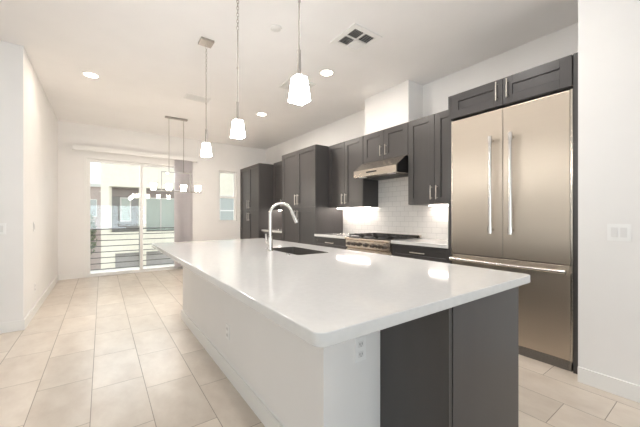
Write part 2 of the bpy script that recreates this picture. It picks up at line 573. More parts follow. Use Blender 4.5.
boxes('pane', [(0.65, 0.94, Y + 1.36, Y + 1.38, 1.05, 1.95)], M['teal_pane'], wf)
wf = boxes('window', [(1.50, 1.55, Y + 1.33, Y + 1.4, 0.62, 2.03), (2.06, 2.12, Y + 1.33, Y + 1.4, 0.62, 2.03), (2.62, 2.67, Y + 1.33, Y + 1.4, 0.62, 2.03), (1.55, 2.62, Y + 1.33, Y + 1.4, 1.97, 2.03)], M['trim'], nb)
boxes('pane', [(1.55, 2.06, Y + 1.36, Y + 1.38, 0.62, 1.97)], M['teal_pane'], wf)
boxes('pane', [(2.12, 2.62, Y + 1.36, Y + 1.38, 0.62, 1.97)], M['teal_pane'], wf)
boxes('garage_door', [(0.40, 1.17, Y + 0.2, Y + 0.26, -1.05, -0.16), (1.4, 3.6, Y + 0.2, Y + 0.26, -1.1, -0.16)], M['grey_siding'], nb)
wf = boxes('window', [(4.2, 4.26, Y - 0.04, Y, 0.8, 2.15), (5.0, 5.06, Y - 0.04, Y, 0.8, 2.15), (4.26, 5.0, Y - 0.04, Y, 2.09, 2.15), (4.26, 5.0, Y - 0.04, Y, 0.8, 0.86), (4.26, 5.0, Y - 0.04, Y, 1.45, 1.5)], M['trim'], nb)
boxes('pane', [(4.26, 5.0, Y - 0.02, Y - 0.01, 0.86, 2.09)], M['dark_pane'], wf)
boxes('roof_coping', [(-0.08, 9.05, Y - 0.06, Y + 0.36, 7, 7.12)], M['trim'], nb)

fb = thing('distant_building', 'rosy distant house glimpsed at the left edge of the patio door', 'building', (-2.5, 24, -3.2))
boxes('wall', [(-6, 0.6, 24, 28, -3.2, 3.1)], M['terracotta'], fb)
boxes('roof_coping', [(-6.1, 0.7, 23.9, 28.1, 3.1, 3.3)], M['stucco_white'], fb)
wf = boxes('window', [(-0.75, -0.25, 23.94, 24, 1.2, 2.3)], M['stucco_white'], fb)
boxes('pane', [(-0.7, -0.3, 23.92, 23.94, 1.25, 2.25)], M['dark_pane'], wf)
tr = thing('small_tree', 'small olive green tree beyond the balcony at the left edge of the patio door', 'tree', (-0.68, 17, -3.2))
bm = bmesh.new()
tube(bm, [(-0.68, 17, -3.2), (-0.65, 17, -1.5), (-0.68, 17, 0.2)], [0.09, 0.07, 0.04])
obj('trunk', bm, M['bark'], tr, True)
bm = bmesh.new()
for k in range(900):
    while True:
        p = Vector((random.uniform(-1, 1), random.uniform(-1, 1), random.uniform(-1, 1)))
        if p.length < 1:
            break
    c = Vector((-0.70 + 0.52 * p.x, 17 + 0.55 * p.y, 0.35 + 1.2 * p.z))
    a = Vector((random.gauss(0, 1), random.gauss(0, 1), random.gauss(0, 1))).normalized() * 0.09
    b = a.orthogonal().normalized() * 0.035
    vs = [bm.verts.new(c + q) for q in (-a, b, a, -b)]
    bm.faces.new(vs)
obj('foliage', bm, M['leaf'], tr)

# ------------------------------------------------------------------ cabinet builders (fronts face -x)
def shaker(bm, xf, y0, y1, z0, z1, sgn=1, th=0.02, rail=0.080):
    """a shaker front: four rails round a recessed panel; xf is the face, sgn=+1 means it faces -x"""
    g = 0.0018
    y0, y1, z0, z1 = y0 + g, y1 - g, z0 + g, z1 - g
    xb = xf + sgn * th
    rail = min(rail, 0.32 * (z1 - z0), 0.32 * (y1 - y0))
    b = 0.0015
    lo, hi = min(xf, xb), max(xf, xb)
    box(bm, lo, hi, y0, y0 + rail, z0, z1, b, 1)
    box(bm, lo, hi, y1 - rail, y1, z0, z1, b, 1)
    box(bm, lo, hi, y0 + rail, y1 - rail, z0, z0 + rail, b, 1)
    box(bm, lo, hi, y0 + rail, y1 - rail, z1 - rail, z1, b, 1)
    a, c = xf + sgn * 0.012, xb
    box(bm, min(a, c), max(a, c), y0 + rail, y1 - rail, z0 + rail, z1 - rail)

def pull(parent, xf, y, z, length, vertical=True, sgn=1, r=0.006):
    bm = bmesh.new()
    xo = xf - sgn * 0.032
    h = length / 2
    if vertical:
        cyl(bm, (xo, y, z - h), (xo, y, z + h), r, seg=12)
        for s in (-1, 1):
            cyl(bm, (xf, y, z + s * h * 0.78), (xo, y, z + s * h * 0.78), r * 0.8, seg=10)
    else:
        cyl(bm, (xo, y - h, z), (xo, y + h, z), r, seg=12)
        for s in (-1, 1):
            cyl(bm, (xf, y + s * h * 0.78, z), (xo, y + s * h * 0.78, z), r * 0.8, seg=10)
    return obj('handle', bm, M['nickel'], parent, True)

def front(root, name, xf, y0, y1, z0, z1, hy=None, hz=None, hl=0.16, vertical=True, sgn=1, rail=0.080):
    bm = bmesh.new()
    shaker(bm, xf, y0, y1, z0, z1, sgn, rail=rail)
    o = obj(name, bm, M['cabinet'], root)
    if hy is not None:
        pull(o, xf, hy, hz, hl, vertical, sgn)
    return o

TOP = 2.475
XT = 3.01      # face of tall and base fronts
XU = 3.29      # face of wall-hung fronts
XFR = 2.97     # face of refrigerator doors

# tall pantry at the far end
def pantry(label, xf, y0, y1, top, split):
    t = thing('pantry_cabinet', label, 'cabinet', (XK, (y0 + y1) / 2, 0), 'tall charcoal pantry cabinets')
    boxes('body', [(xf + 0.021, XK - 0.003, y0, y1, 0.10, top)], M['cabinet'], t, 0.001)
    boxes('toe_kick', [(xf + 0.08, XK - 0.003, y0 + 0.005, y1 - 0.005, 0, 0.10)], M['cabinet_inner'], t)
    ym = (y0 + y1) / 2
    for a, b, hy in ((y0, ym, ym - 0.045), (ym, y1, ym + 0.045)):
        front(t, 'door', xf, a, b, split + 0.002, top - 0.003, hy, split + 0.15, 0.20)
        front(t, 'door', xf, a, b, 0.105, split - 0.002, hy, split - 0.15, 0.20)
    return t
pantry('tall charcoal pantry cabinet in the far corner beside the small window', 2.92, 6.45, YF - 0.003, 2.445, 1.36)
pantry('tall charcoal pantry cabinet standing just left of the range wall', XT, 4.31, 5.52, TOP, 1.385)

def wall_cabinet(label, y0, y1, z0, z1, doors, hz, hl=0.17, group='charcoal wall cabinets over the counters', xf=XU, name='wall_cabinet', rail=0.080):
    t = thing(name, label, 'cabinet', (XK, (y0 + y1) / 2, z0), group)
    boxes('body', [(xf + 0.021, XK - 0.003, y0, y1, z0, z1)], M['cabinet'], t, 0.001)
    for a, b, hy in doors:
        front(t, 'door', xf, a, b, z0 + 0.002, z1 - 0.003, hy, hz, hl, rail=rail)
    return t
UB = 1.372
wall_cabinet('charcoal wall cabinet between the hood and the refrigerator', 1.805, 2.565, UB, TOP, [(1.805, 2.172, 2.135), (2.172, 2.565, 2.21)], UB + 0.14)
wall_cabinet('short charcoal wall cabinet above the range hood', 2.570, 3.415, 2.035, TOP, [(2.570, 2.992, 2.945), (2.992, 3.415, 3.04)], 2.17, 0.15)
wall_cabinet('charcoal wall cabinet left of the range hood', 3.420, 4.305, UB, TOP, [(3.420, 3.862, 3.82), (3.862, 4.305, 3.905)], UB + 0.14)
wall_cabinet('charcoal wall cabinet in the shadowed gap between the two tall pantries', 5.525, 6.445, UB, TOP, [(5.525, 5.985, 5.94), (5.985, 6.445, 6.03)], UB + 0.14)

def base_cabinet(label, y0, y1, xf=XT):
    t = thing('base_cabinet', label, 'cabinet', (XK, (y0 + y1) / 2, 0), 'charcoal base cabinets along the kitchen wall')
    boxes('body', [(xf + 0.021, XK - 0.003, y0, y1, 0.10, 0.874)], M['cabinet'], t, 0.001)
    boxes('toe_kick', [(xf + 0.08, XK - 0.003, y0 + 0.005, y1 - 0.005, 0, 0.10)], M['cabinet_inner'], t)
    ym = (y0 + y1) / 2
    front(t, 'drawer', xf, y0, y1, 0.715, 0.862, ym, 0.79, 0.20, False, rail=0.04)
    front(t, 'door', xf, y0, ym, 0.105, 0.711, ym - 0.045, 0.58, 0.16)
    front(t, 'door', xf, ym, y1, 0.105, 0.711, ym + 0.045, 0.58, 0.16)
base_cabinet('charcoal base cabinet between the range and the refrigerator', 1.805, 2.597)
base_cabinet('charcoal base cabinet between the range and the nearer pantry', 3.463, 4.305)
base_cabinet('charcoal base cabinet in the gap between the two tall pantries', 5.525, 6.445)

def counter_piece(label, y0, y1):
    o = boxes('countertop', [(XT - 0.025, XK - 0.003, y0, y1, 0.875, 0.915)], M['quartz'], None, 0.003, origin=(3.3, (y0 + y1) / 2, 0.875))
    tag(o, label, 'countertop', 'white countertops along the kitchen wall')
counter_piece('white quartz countertop between the range and the refrigerator', 1.805, 2.597)
counter_piece('white quartz countertop between the range and the nearer pantry', 3.463, 4.305)
counter_piece('white quartz countertop in the nook between the two tall pantries', 5.525, 6.445)

# tiled splashbacks (on the wall)
bs = struct('wall_right_splashback', [(XK - 0.010, XK, 1.805, 4.305, 0.915, UB), (XK - 0.010, XK, 2.567, 3.418, UB, 2.035)], M['subway'])
bs2 = struct('wall_right_nook_splashback', [(XK - 0.010, XK, 5.525, 6.445, 0.915, UB)], M['subway'])

# lights under the wall cabinets
def strip_light(label, x, y0, y1):
    t = thing('cabinet_light', label, 'light', (x, (y0 + y1) / 2, UB), 'slim strip lights under the wall cabinets')
    boxes('housing', [(x - 0.018, x + 0.018, y0, y1, UB - 0.010, UB)], M['trim'], t)
    boxes('diffuser', [(x - 0.014, x + 0.014, y0 + 0.01, y1 - 0.01, UB - 0.016, UB - 0.010)], M['tape'], t)
strip_light('lit strip light under the wall cabinet by the refrigerator', 3.54, 1.86, 2.42)
strip_light('lit strip light under the wall cabinet left of the hood', 3.50, 3.46, 4.30)
strip_light('lit strip light under the wall cabinet in the pantry nook', 3.42, 5.60, 6.43)

# ------------------------------------------------------------------ refrigerator and its surround
for lab, y0, y1 in (('narrow charcoal side panel between the refrigerator and the white wall', YR + 0.003, 0.754), ('narrow charcoal side panel between the refrigerator and the counter', 1.770, 1.802)):
    o = boxes('side_panel', [(XFR + 0.005, XK - 0.003, y0, y1, 0, TOP + 0.01)], M['cabinet'], None, 0.001, origin=(3.3, (y0 + y1) / 2, 0))
    tag(o, lab, 'panel', 'refrigerator side panels')
FY0, FY1, FYM, FZ = 0.758, 1.766, 1.262, 2.215
t = wall_cabinet('charcoal cabinet with two wide doors above the refrigerator', FY0, FY1, FZ + 0.018, TOP + 0.01,
                 [(FY0, FYM, FYM - 0.045), (FYM, FY1, FYM + 0.045)], 2.37, 0.17, None, XFR - 0.005, 'refrigerator_cabinet')
fr = thing('refrigerator', 'stainless steel refrigerator with two doors over a freezer drawer', 'refrigerator', (3.3, FYM, 0))
boxes('body', [(XFR + 0.05, XK - 0.01, FY0 + 0.004, FY1 - 0.004, 0.02, FZ)], M['gasket'], fr)
boxes('toe_grille', [(XFR + 0.02, XFR + 0.05, FY0 + 0.01, FY1 - 0.01, 0.0, 0.075)] + [(XFR + 0.014, XFR + 0.02, FY0 + 0.03, FY1 - 0.03, 0.012 + 0.014 * k, 0.018 + 0.014 * k) for k in range(4)], M['filter'], fr)
boxes('side_trim', [(XFR + 0.004, XFR + 0.06, FY0, FY0 + 0.014, 0.08, FZ), (XFR + 0.004, XFR + 0.06, FY1 - 0.014, FY1, 0.08, FZ)], M['steel_plain'], fr, 0.001)
def bar_handle(parent, p0, p1, xf):
    bm = bmesh.new()
    p0, p1 = Vector(p0), Vector(p1)
    d = (p1 - p0).normalized()
    cyl(bm, p0, p1, 0.0155, seg=18)
    for q, s in ((p0, 1), (p1, -1)):
        c = q + d * s * 0.03
        cyl(bm, q - d * s * 0.004, q + d * s * 0.06, 0.0195, seg=18)
        cyl(bm, (xf, c.y, c.z), (c.x, c.y, c.z), 0.012, seg=14)
    return obj('handle', bm, M['chrome'], parent, True)
for y0, y1, hy in ((FY0 + 0.016, FYM - 0.002, FYM - 0.085), (FYM + 0.002, FY1 - 0.016, FYM + 0.085)):
    dr = boxes('door', [(XFR, XFR + 0.048, y0, y1, 0.838, FZ - 0.006)], M['steel'], fr, 0.004)
    bar_handle(dr, (XFR - 0.062, hy, 1.065), (XFR - 0.062, hy, 1.955), XFR)
dr = boxes('freezer_drawer', [(XFR, XFR + 0.048, FY0 + 0.016, FY1 - 0.016, 0.085, 0.830)], M['steel'], fr, 0.004)
bar_handle(dr, (XFR - 0.062, FY0 + 0.03, 0.785), (XFR - 0.062, FY1 - 0.03, 0.785), XFR)

# ------------------------------------------------------------------ range hood
HY0, HY1 = 2.60, 3.425
hd = thing('range_hood', 'stainless under-cabinet range hood over the gas range', 'hood', (XK, 3.01, 1.80))
bm = bmesh.new()
prism_y(bm, [(3.10, 1.800), (3.10, 1.895), (3.285, 2.033), (XK - 0.012, 2.033), (XK - 0.012, 1.800)], HY0 + 0.004, HY1 - 0.004)
obj('shell', bm, M['steel_plain'], hd)
for y0 in (HY0, HY1 - 0.004):
    bm = bmesh.new()
    prism_y(bm, [(3.12, 1.800), (3.12, 1.905), (3.288, 2.032), (XK - 0.012, 2.032), (XK - 0.012, 1.800)], y0, y0 + 0.004)
    obj('end_panel', bm, M['black'], hd)
boxes('control_strip', [(3.097, 3.10, 2.955, 3.155, 1.845, 1.865)], M['black'], hd)
for k in range(2):
    y0 = HY0 + 0.06 + k * 0.36
    boxes('filter', [(3.22, 3.56, y0, y0 + 0.34, 1.805, 1.80)] + [(3.225, 3.555, y0 + 0.01 + j * 0.022, y0 + 0.02 + j * 0.022, 1.788, 1.805) for j in range(15)], M['filter'], hd)
for y in (2.74, 3.29):
    boxes('lamp', [(3.13, 3.20, y - 0.05, y + 0.05, 1.794, 1.80)], M['plate'], hd)

# ------------------------------------------------------------------ gas range
RY0, RY1 = 2.601, 3.459
XG = 2.975
rg = thing('gas_range', 'stainless gas range with black grates below the hood', 'range', (3.3, 3.03, 0))
boxes('body', [(XG + 0.03, XK - 0.012, RY0, RY1, 0.10, 0.905)], M['steel_plain'], rg, 0.002)
boxes('toe_kick', [(XG + 0.09, XK - 0.03, RY0 + 0.01, RY1 - 0.01, 0, 0.10)], M['black'], rg)
bm = bmesh.new()
prism_y(bm, [(XG + 0.03, 0.750), (XG, 0.770), (XG, 0.872), (XG - 0.022, 0.882), (XG - 0.028, 0.895), (XG - 0.022, 0.908), (XG + 0.03, 0.908)], RY0, RY1)
obj('control_panel', bm, M['steel_plain'], rg)
dr = boxes('oven_door', [(XG - 0.005, XG + 0.03, RY0 + 0.01, RY1 - 0.01, 0.16, 0.735)], M['steel'], rg, 0.003)
boxes('oven_window', [(XG - 0.008, XG - 0.005, RY0 + 0.18, RY1 - 0.18, 0.33, 0.58)], M['black'], dr)
bar_handle(dr, (XG - 0.065, RY0 + 0.05, 0.69), (XG - 0.065, RY1 - 0.05, 0.69), XG - 0.005)
for y in (3.385, 3.275, 3.165, 3.03, 2.90, 2.79, 2.68):
    bm = bmesh.new()
    cyl(bm, (XG + 0.001, y, 0.820), (XG - 0.012, y, 0.820), 0.030, 0.028, 20)
    cyl(bm, (XG - 0.012, y, 0.820), (XG - 0.045, y, 0.820), 0.023, 0.020, 20)
    box(bm, XG - 0.047, XG - 0.012, y - 0.004, y + 0.004, 0.800, 0.840, 0.001)
    obj('knob', bm, M['knob'], rg, True)
boxes('cooktop', [(XG + 0.03, XK - 0.012, RY0, RY1, 0.905, 0.917)], M['black'], rg, 0.002)
boxes('back_guard', [(XK - 0.05, XK - 0.012, RY0, RY1, 0.917, 0.955)], M['steel_plain'], rg, 0.003)
for k in range(3):
    a = RY0 + 0.012 + k * (RY1 - RY0 - 0.024) / 3
    b = a + (RY1 - RY0 - 0.024) / 3 - 0.006
    x0, x1 = XG + 0.05, XK - 0.065
    z0, z1 = 0.940, 0.955
    ym = (a + b) / 2
    L_ = [(x0, x1, a, a + 0.016, z0, z1), (x0, x1, b - 0.016, b, z0, z1), (x0, x0 + 0.016, a, b, z0, z1), (x1 - 0.016, x1, a, b, z0, z1),
          ((x0 + x1) / 2 - 0.008, (x0 + x1) / 2 + 0.008, a, b, z0, z1), (x0, x1, ym - 0.007, ym + 0.007, z0, z1)]
    for xc in (x0 + 0.13, x1 - 0.13):
        L_ += [(xc - 0.007, xc + 0.007, a, ym - 0.04, z0, z1 + 0.003), (xc - 0.007, xc + 0.007, ym + 0.04, b, z0, z1 + 0.003)]
    for xx in (x0 + 0.004, x1 - 0.016):
        for yy in (a + 0.002, b - 0.014):
            L_.append((xx, xx + 0.012, yy, yy + 0.012, 0.917, z0))
    boxes('grate', L_, M['iron'], rg)
    for xc in (x0 + 0.13, x1 - 0.13):
        bm = bmesh.new()
        cyl(bm, (xc, ym, 0.917), (xc, ym, 0.926), 0.046, 0.042, 20)
        cyl(bm, (xc, ym, 0.926), (xc, ym, 0.936), 0.034, 0.032, 20)
        obj('burner', bm, M['iron'], rg, True)

# ------------------------------------------------------------------ outlets and switches
def plate_frame(c, n):
    """local axes for a plate on a wall: u along the wall, w up, n out of the wall"""
    n = Vector(n)
    u = Vector((0, 0, 1)).cross(n)
    return Vector(c), u, Vector((0, 0, 1)), n

def slab(bm, F, u0, u1, w0, w1, n0, n1, bev=0.0):
    c, u, w, n = F
    t = bmesh.new()
    bmesh.ops.create_cube(t, size=1.0)
    for v in t.verts:
        a = (u0 + u1) / 2 + v.co.x * (u1 - u0)
        b = (w0 + w1) / 2 + v.co.y * (w1 - w0)
        d_ = (n0 + n1) / 2 + v.co.z * (n1 - n0)
        v.co = c + a * u + b * w + d_ * n
    if bev:
        bmesh.ops.bevel(t, geom=t.edges[:], offset=bev, segments=2, affect='EDGES')
    merge(bm, t)

def outlet(label, c, n, group='duplex outlets'):
    F = plate_frame(c, n)
    t = thing('outlet', label, 'outlet', c, group)
    bm = bmesh.new()
    slab(bm, F, -0.036, 0.036, -0.058, 0.058, 0, 0.006, 0.002)
    obj('plate', bm, M['plate'], t)
    for s in (-1, 1):
        bm = bmesh.new()
        slab(bm, F, -0.017, 0.017, s * 0.024 - 0.014, s * 0.024 + 0.014, 0.006, 0.008, 0.0006)
        so = obj('socket', bm, M['socket'], t)
        bm = bmesh.new()
        for q in (-0.007, 0.007):
            slab(bm, F, q - 0.0014, q + 0.0014, s * 0.024 - 0.003, s * 0.024 + 0.007, 0.008, 0.0085)
        slab(bm, F, -0.002, 0.002, s * 0.024 - 0.010, s * 0.024 - 0.006, 0.008, 0.0085)
        obj('slot', bm, M['slot'], so)

def switch(label, c, n, gangs=1, group='rocker light switches'):
    F = plate_frame(c, n)
    t = thing('light_switch', label, 'switch', c, group)
    wd = 0.036 + 0.023 * (gangs - 1)
    bm = bmesh.new()
    slab(bm, F, -wd, wd, -0.058, 0.058, 0, 0.006, 0.002)
    obj('plate', bm, M['plate'], t)
    for g in range(gangs):
        uc = (g - (gangs - 1) / 2) * 0.046
        bm = bmesh.new()
        slab(bm, F, uc - 0.0165, uc + 0.0165, -0.033, 0.033, 0.006, 0.0095, 0.001)
        obj('rocker', bm, M['socket'], t)

switch('white two gang light switch on the white wall right of the refrigerator', (XR, 0.478, 1.11), (-1, 0, 0), 2)
switch('white light switch at the far left edge on the grey shaded wall', (-0.875, YL, 1.09), (0, -1, 0), 2)
switch('white single light switch on the left side wall', (XL, 5.11, 1.09), (1, 0, 0), 1)
outlet('white outlet low on the left side wall', (XL, 5.15, 0.33), (1, 0, 0))
outlet('white outlet on the long left face of the island', (0.78, 2.28, 0.34), (-1, 0, 0))
outlet('white outlet on the island end under the counter corner', (0.995, 1.055, 0.59), (0, -1, 0))
outlet('white outlet on the splashback, farther one of the pair', (XK - 0.010, 4.12, 1.19), (-1, 0, 0))
outlet('white outlet on the splashback, one of the pair nearer to the range', (XK - 0.010, 3.94, 1.19), (-1, 0, 0))

# ------------------------------------------------------------------ island
IX0, IX1, IY0, IY1 = 0.452, 1.828, 0.632, 3.90
isl = thing('kitchen_island', 'long kitchen island with a white half wall and charcoal cabinets', 'island', (1.2, 2.3, 0))
hw = boxes('half_wall', [(0.78, 1.134, 1.055, 3.87, 0, 0.875)], M['wall'], isl)
boxes('baseboard', [(0.766, 0.78, 1.041, 3.87, 0, BB), (0.766, 1.134, 1.041, 1.055, 0, BB), (0.766, 1.134, 3.87, 3.884, 0, BB)], M['trim'], isl, 0.003)
boxes('end_panel', [(1.158, 1.782, 0.680, 0.700, 0, 0.875)], M['cabinet'], isl, 0.001)
boxes('side_panel', [(1.134, 1.158, 0.684, 1.055, 0, 0.875)], M['cabinet'], isl, 0.001)
boxes('carcass', [(1.146, 1.158, 1.06, 3.87, 0.10, 0.87), (1.158, 1.74, 0.70, 3.87, 0.10, 0.12), (1.158, 1.74, 3.85, 3.87, 0.12, 0.87),
                  (1.158, 1.74, 1.20, 1.22, 0.12, 0.87), (1.158, 1.74, 2.90, 2.92, 0.12, 0.87), (1.70, 1.74, 0.70, 3.85, 0.84, 0.87)], M['cabinet'], isl)
boxes('toe_kick', [(1.67, 1.69, 0.70, 3.86, 0, 0.10)], M['cabinet_inner'], isl)
ys = [0.702, 1.21, 1.72, 2.32, 2.91, 3.39, 3.868]
for k in range(6):
    a, b = ys[k], ys[k + 1]
    front(isl, 'drawer', 1.764, a, b, 0.715, 0.865, (a + b) / 2, 0.79, 0.18, False, sgn=-1, rail=0.04)
    front(isl, 'door', 1.764, a, b, 0.105, 0.711, b - 0.05 if k % 2 == 0 else a + 0.05, 0.58, 0.16, True, sgn=-1)

# island countertop: a slab with rounded corners and the sink cut-out
def rounded(x0, x1, y0, y1, r, n=6):
    pts = []
    for cx, cy, a0 in ((x1 - r, y0 + r, -90), (x1 - r, y1 - r, 0), (x0 + r, y1 - r, 90), (x0 + r, y0 + r, 180)):
        for k in range(n + 1):
            a = math.radians(a0 + 90 * k / n)
            pts.append((cx + r * math.cos(a), cy + r * math.sin(a)))
    return pts
SX0, SX1, SY0, SY1 = 1.250, 1.570, 2.020, 2.630
def slab_mesh(name, outer, inner, z0, z1, bevel):
    cu = bpy.data.curves.new(name, 'CURVE')
    cu.dimensions = '2D'
    cu.fill_mode = 'BOTH'
    for pts in (outer, inner):
        sp = cu.splines.new('POLY')
        sp.points.add(len(pts) - 1)
        for p, q in zip(sp.points, pts):
            p.co = (q[0], q[1], 0, 1)
        sp.use_cyclic_u = True
    cu.extrude = (z1 - z0) / 2 - bevel
    cu.bevel_depth = bevel
    cu.bevel_resolution = 2
    cu.offset = -bevel
    o = bpy.data.objects.new(name, cu)
    C.objects.link(o)
    dg = bpy.context.evaluated_depsgraph_get()
    me = bpy.data.meshes.new_from_object(o.evaluated_get(dg))
    bpy.data.objects.remove(o)
    me.name = name
    return me
me = slab_mesh('countertop', rounded(IX0 - 1.14, IX1 - 1.14, IY0 - 2.27, IY1 - 2.27, 0.034), rounded(SX0 - 1.14, SX1 - 1.14, SY0 - 2.27, SY1 - 2.27, 0.03), 0.875, 0.915, 0.004)
me.materials.clear()
me.materials.append(M['quartz'])
ct = bpy.data.objects.new('countertop', me)
C.objects.link(ct)
ct.location = (1.14, 2.27, 0.895)
tag(ct, 'large white quartz countertop covering the kitchen island', 'countertop')

sk = thing('sink', 'dark rectangular undermount sink in the island countertop', 'sink', (1.415, 2.325, 0.66))
bm = bmesh.new()
o1, i1 = rounded(SX0 - 0.018, SX1 + 0.018, SY0 - 0.018, SY1 + 0.018, 0.04), rounded(SX0 - 0.004, SX1 + 0.004, SY0 - 0.004, SY1 + 0.004, 0.034)
i2 = rounded(SX0 + 0.012, SX1 - 0.012, SY0 + 0.012, SY1 - 0.012, 0.05)
n = len(o1)
def ring(pts, z):
    return [bm.verts.new((x, y, z)) for x, y in pts]
l0, l1 = rounded(SX0 + 0.0005, SX1 - 0.0005, SY0 + 0.0005, SY1 - 0.0005, 0.03), rounded(SX0 + 0.005, SX1 - 0.005, SY0 + 0.005, SY1 - 0.005, 0.028)
R_ = [ring(o1, 0.665), ring(o1, 0.8745), ring(l0, 0.8748), ring(l0, 0.9145), ring(l1, 0.9145), ring(i2, 0.69)]
for ra, rb in zip(R_, R_[1:]):
    for k in range(n):
        bm.faces.new((ra[k], ra[(k + 1) % n], rb[(k + 1) % n], rb[k]))
bm.faces.new(R_[-1])
bm.faces.new(R_[0])
obj('basin', bm, M['sink'], sk, True)
bm = bmesh.new()
cyl(bm, (1.415, 2.325, 0.690), (1.415, 2.325, 0.694), 0.045, 0.042, 24)
cyl(bm, (1.415, 2.325, 0.694), (1.415, 2.325, 0.698), 0.022, 0.020, 20)
obj('drain', bm, M['nickel'], sk, True)

# faucet
FX, FYc = 1.205, 2.42
fa = thing('faucet', 'tall chrome pull-down faucet arching over the island sink', 'faucet', (FX, FYc, 0.915))
bm = bmesh.new()
cyl(bm, (FX, FYc, 0.915), (FX, FYc, 0.922), 0.029, 0.027, 24)
cyl(bm, (FX, FYc, 0.922), (FX, FYc, 1.035), 0.0225, 0.0205, 24)
cyl(bm, (FX, FYc, 1.035), (FX, FYc, 1.050), 0.0205, 0.014, 24)
obj('base', bm, M['chrome'], fa, True)
bm = bmesh.new()
r = 0.098
pts = [(FX, FYc, 1.04), (FX, FYc, 1.12), (FX, FYc, 1.20), (FX, FYc, 1.235)]
dirx, diry = 0.90, -0.43
for k in range(1, 15):
    a = PI - PI * 0.90 * k / 14
    s = r + r * math.cos(a)
    pts.append((FX + dirx * s, FYc + diry * s, 1.235 + r * math.sin(a)))
obj_end = pts[-1]
tube(bm, pts, 0.0145, 16)
obj('spout', bm, M['chrome'], fa, True)
bm = bmesh.new()
e0, e1 = Vector(pts[-2]), Vector(pts[-1])
dd = (e1 - e0).normalized()
tube(bm, [e1, e1 + dd * 0.012, e1 + dd * 0.06, e1 + dd * 0.110], [0.0150, 0.0175, 0.0185, 0.0195], 18)
obj('spray_head', bm, M['chrome'], fa, True)
bm = bmesh.new()
hx, hy = -0.62, 0.78
cyl(bm, (FX + hx * 0.015, FYc + hy * 0.015, 0.995), (FX + hx * 0.038, FYc + hy * 0.038, 0.995), 0.016, 0.015, 16)
tube(bm, [(FX + hx * 0.030, FYc + hy * 0.030, 0.985), (FX + hx * 0.038, FYc + hy * 0.038, 1.02), (FX + hx * 0.042, FYc + hy * 0.042, 1.065)], [0.0105, 0.009, 0.007], 12)
obj('handle', bm, M['chrome'], fa, True)
bm = bmesh.new()
cyl(bm, (1.195, 2.085, 0.915), (1.195, 2.085, 0.921), 0.017, 0.016, 20)
cyl(bm, (1.195, 2.085, 0.921), (1.195, 2.085, 0.925), 0.010, 0.009, 16)
tag(obj('push_button', bm, M['chrome'], None, True, origin=(1.195, 2.085, 0.915)), 'small round push button on the countertop in front of the sink', 'button')

# ------------------------------------------------------------------ pendants over the island
def frustum_shell(bm, cx, cy, z0, z1, w0, w1, th=0.003, closed_top=True):
    """square glass shade: w0 is the half-width at z0, w1 at z1"""
    def sq(w, z):
        return [bm.verts.new((cx + sx * w, cy + sy * w, z)) for sx, sy in ((-1, -1), (1, -1), (1, 1), (-1, 1))]
    a, b = sq(w0, z0), sq(w1, z1)
    c, d_ = sq(w0 - th, z0), sq(w1 - th, z1 - th)
    for k in range(4):
        j = (k + 1) % 4
        bm.faces.new((a[k], a[j], b[j], b[k]))
        bm.faces.new((c[j], c[k], d_[k], d_[j]))
        bm.faces.new((a[j], a[k], c[k], c[j]))
    if closed_top:
        bm.faces.new(b)
        bm.faces.new(d_[::-1])
    else:
        for k in range(4):
            j = (k + 1) % 4
            bm.faces.new((b[k], b[j], d_[j], d_[k]))

def pendant(x, y, label):
    t = thing('pendant_light', label, 'pendant light', (x, y, CZ), 'pendant lights over the island')
    boxes('canopy', [(x - 0.066, x + 0.066, y - 0.066, y + 0.066, CZ - 0.024, CZ)], M['nickel_dark'], t, 0.003)
    bm = bmesh.new()
    zs = [2.70, 2.40, 2.12]
    for a, b in zip(zs, zs[1:]):
        cyl(bm, (x, y, b), (x, y, a), 0.0052, seg=12)
        cyl(bm, (x, y, b - 0.008), (x, y, b + 0.008), 0.0078, seg=12)
    obj('rod', bm, M['nickel_dark'], t, True)
    bm = bmesh.new()
    z = 3.022
    k = 0
    while z > 2.712:
        ux, uy = (1, 0) if k % 2 else (0, 1)
        pts = [(x + ux * 0.0085 * math.cos(a) , y + uy * 0.0085 * math.cos(a), z - 0.014 + 0.017 * math.sin(a)) for a in [2 * PI * q / 12 for q in range(13)]]
        tube(bm, pts, 0.0022, 6)
        z -= 0.0262
        k += 1
    obj('chain', bm, M['nickel_dark'], t, True)
    bm = bmesh.new()
    cyl(bm, (x, y, 1.980), (x, y, 2.13), 0.0105, 0.0105, 16)
    cyl(bm, (x, y, 1.980), (x, y, 1.992), 0.022, 0.018, 16)
    obj('socket', bm, M['nickel_dark'], t, True)
    bm = bmesh.new()
    frustum_shell(bm, x, y, 1.850, 1.981, 0.0445, 0.031)
    obj('shade', bm, M['shade'], t)
    return t
p0 = pendant(0.877, 1.41, 'nearest of the three lit pendant lights over the island')
dup(p0, (0.877, 2.335, CZ), 'middle of the three lit pendant lights over the island')
dup(p0, (0.885, 3.262, CZ), 'farthest of the three lit pendant lights over the island')

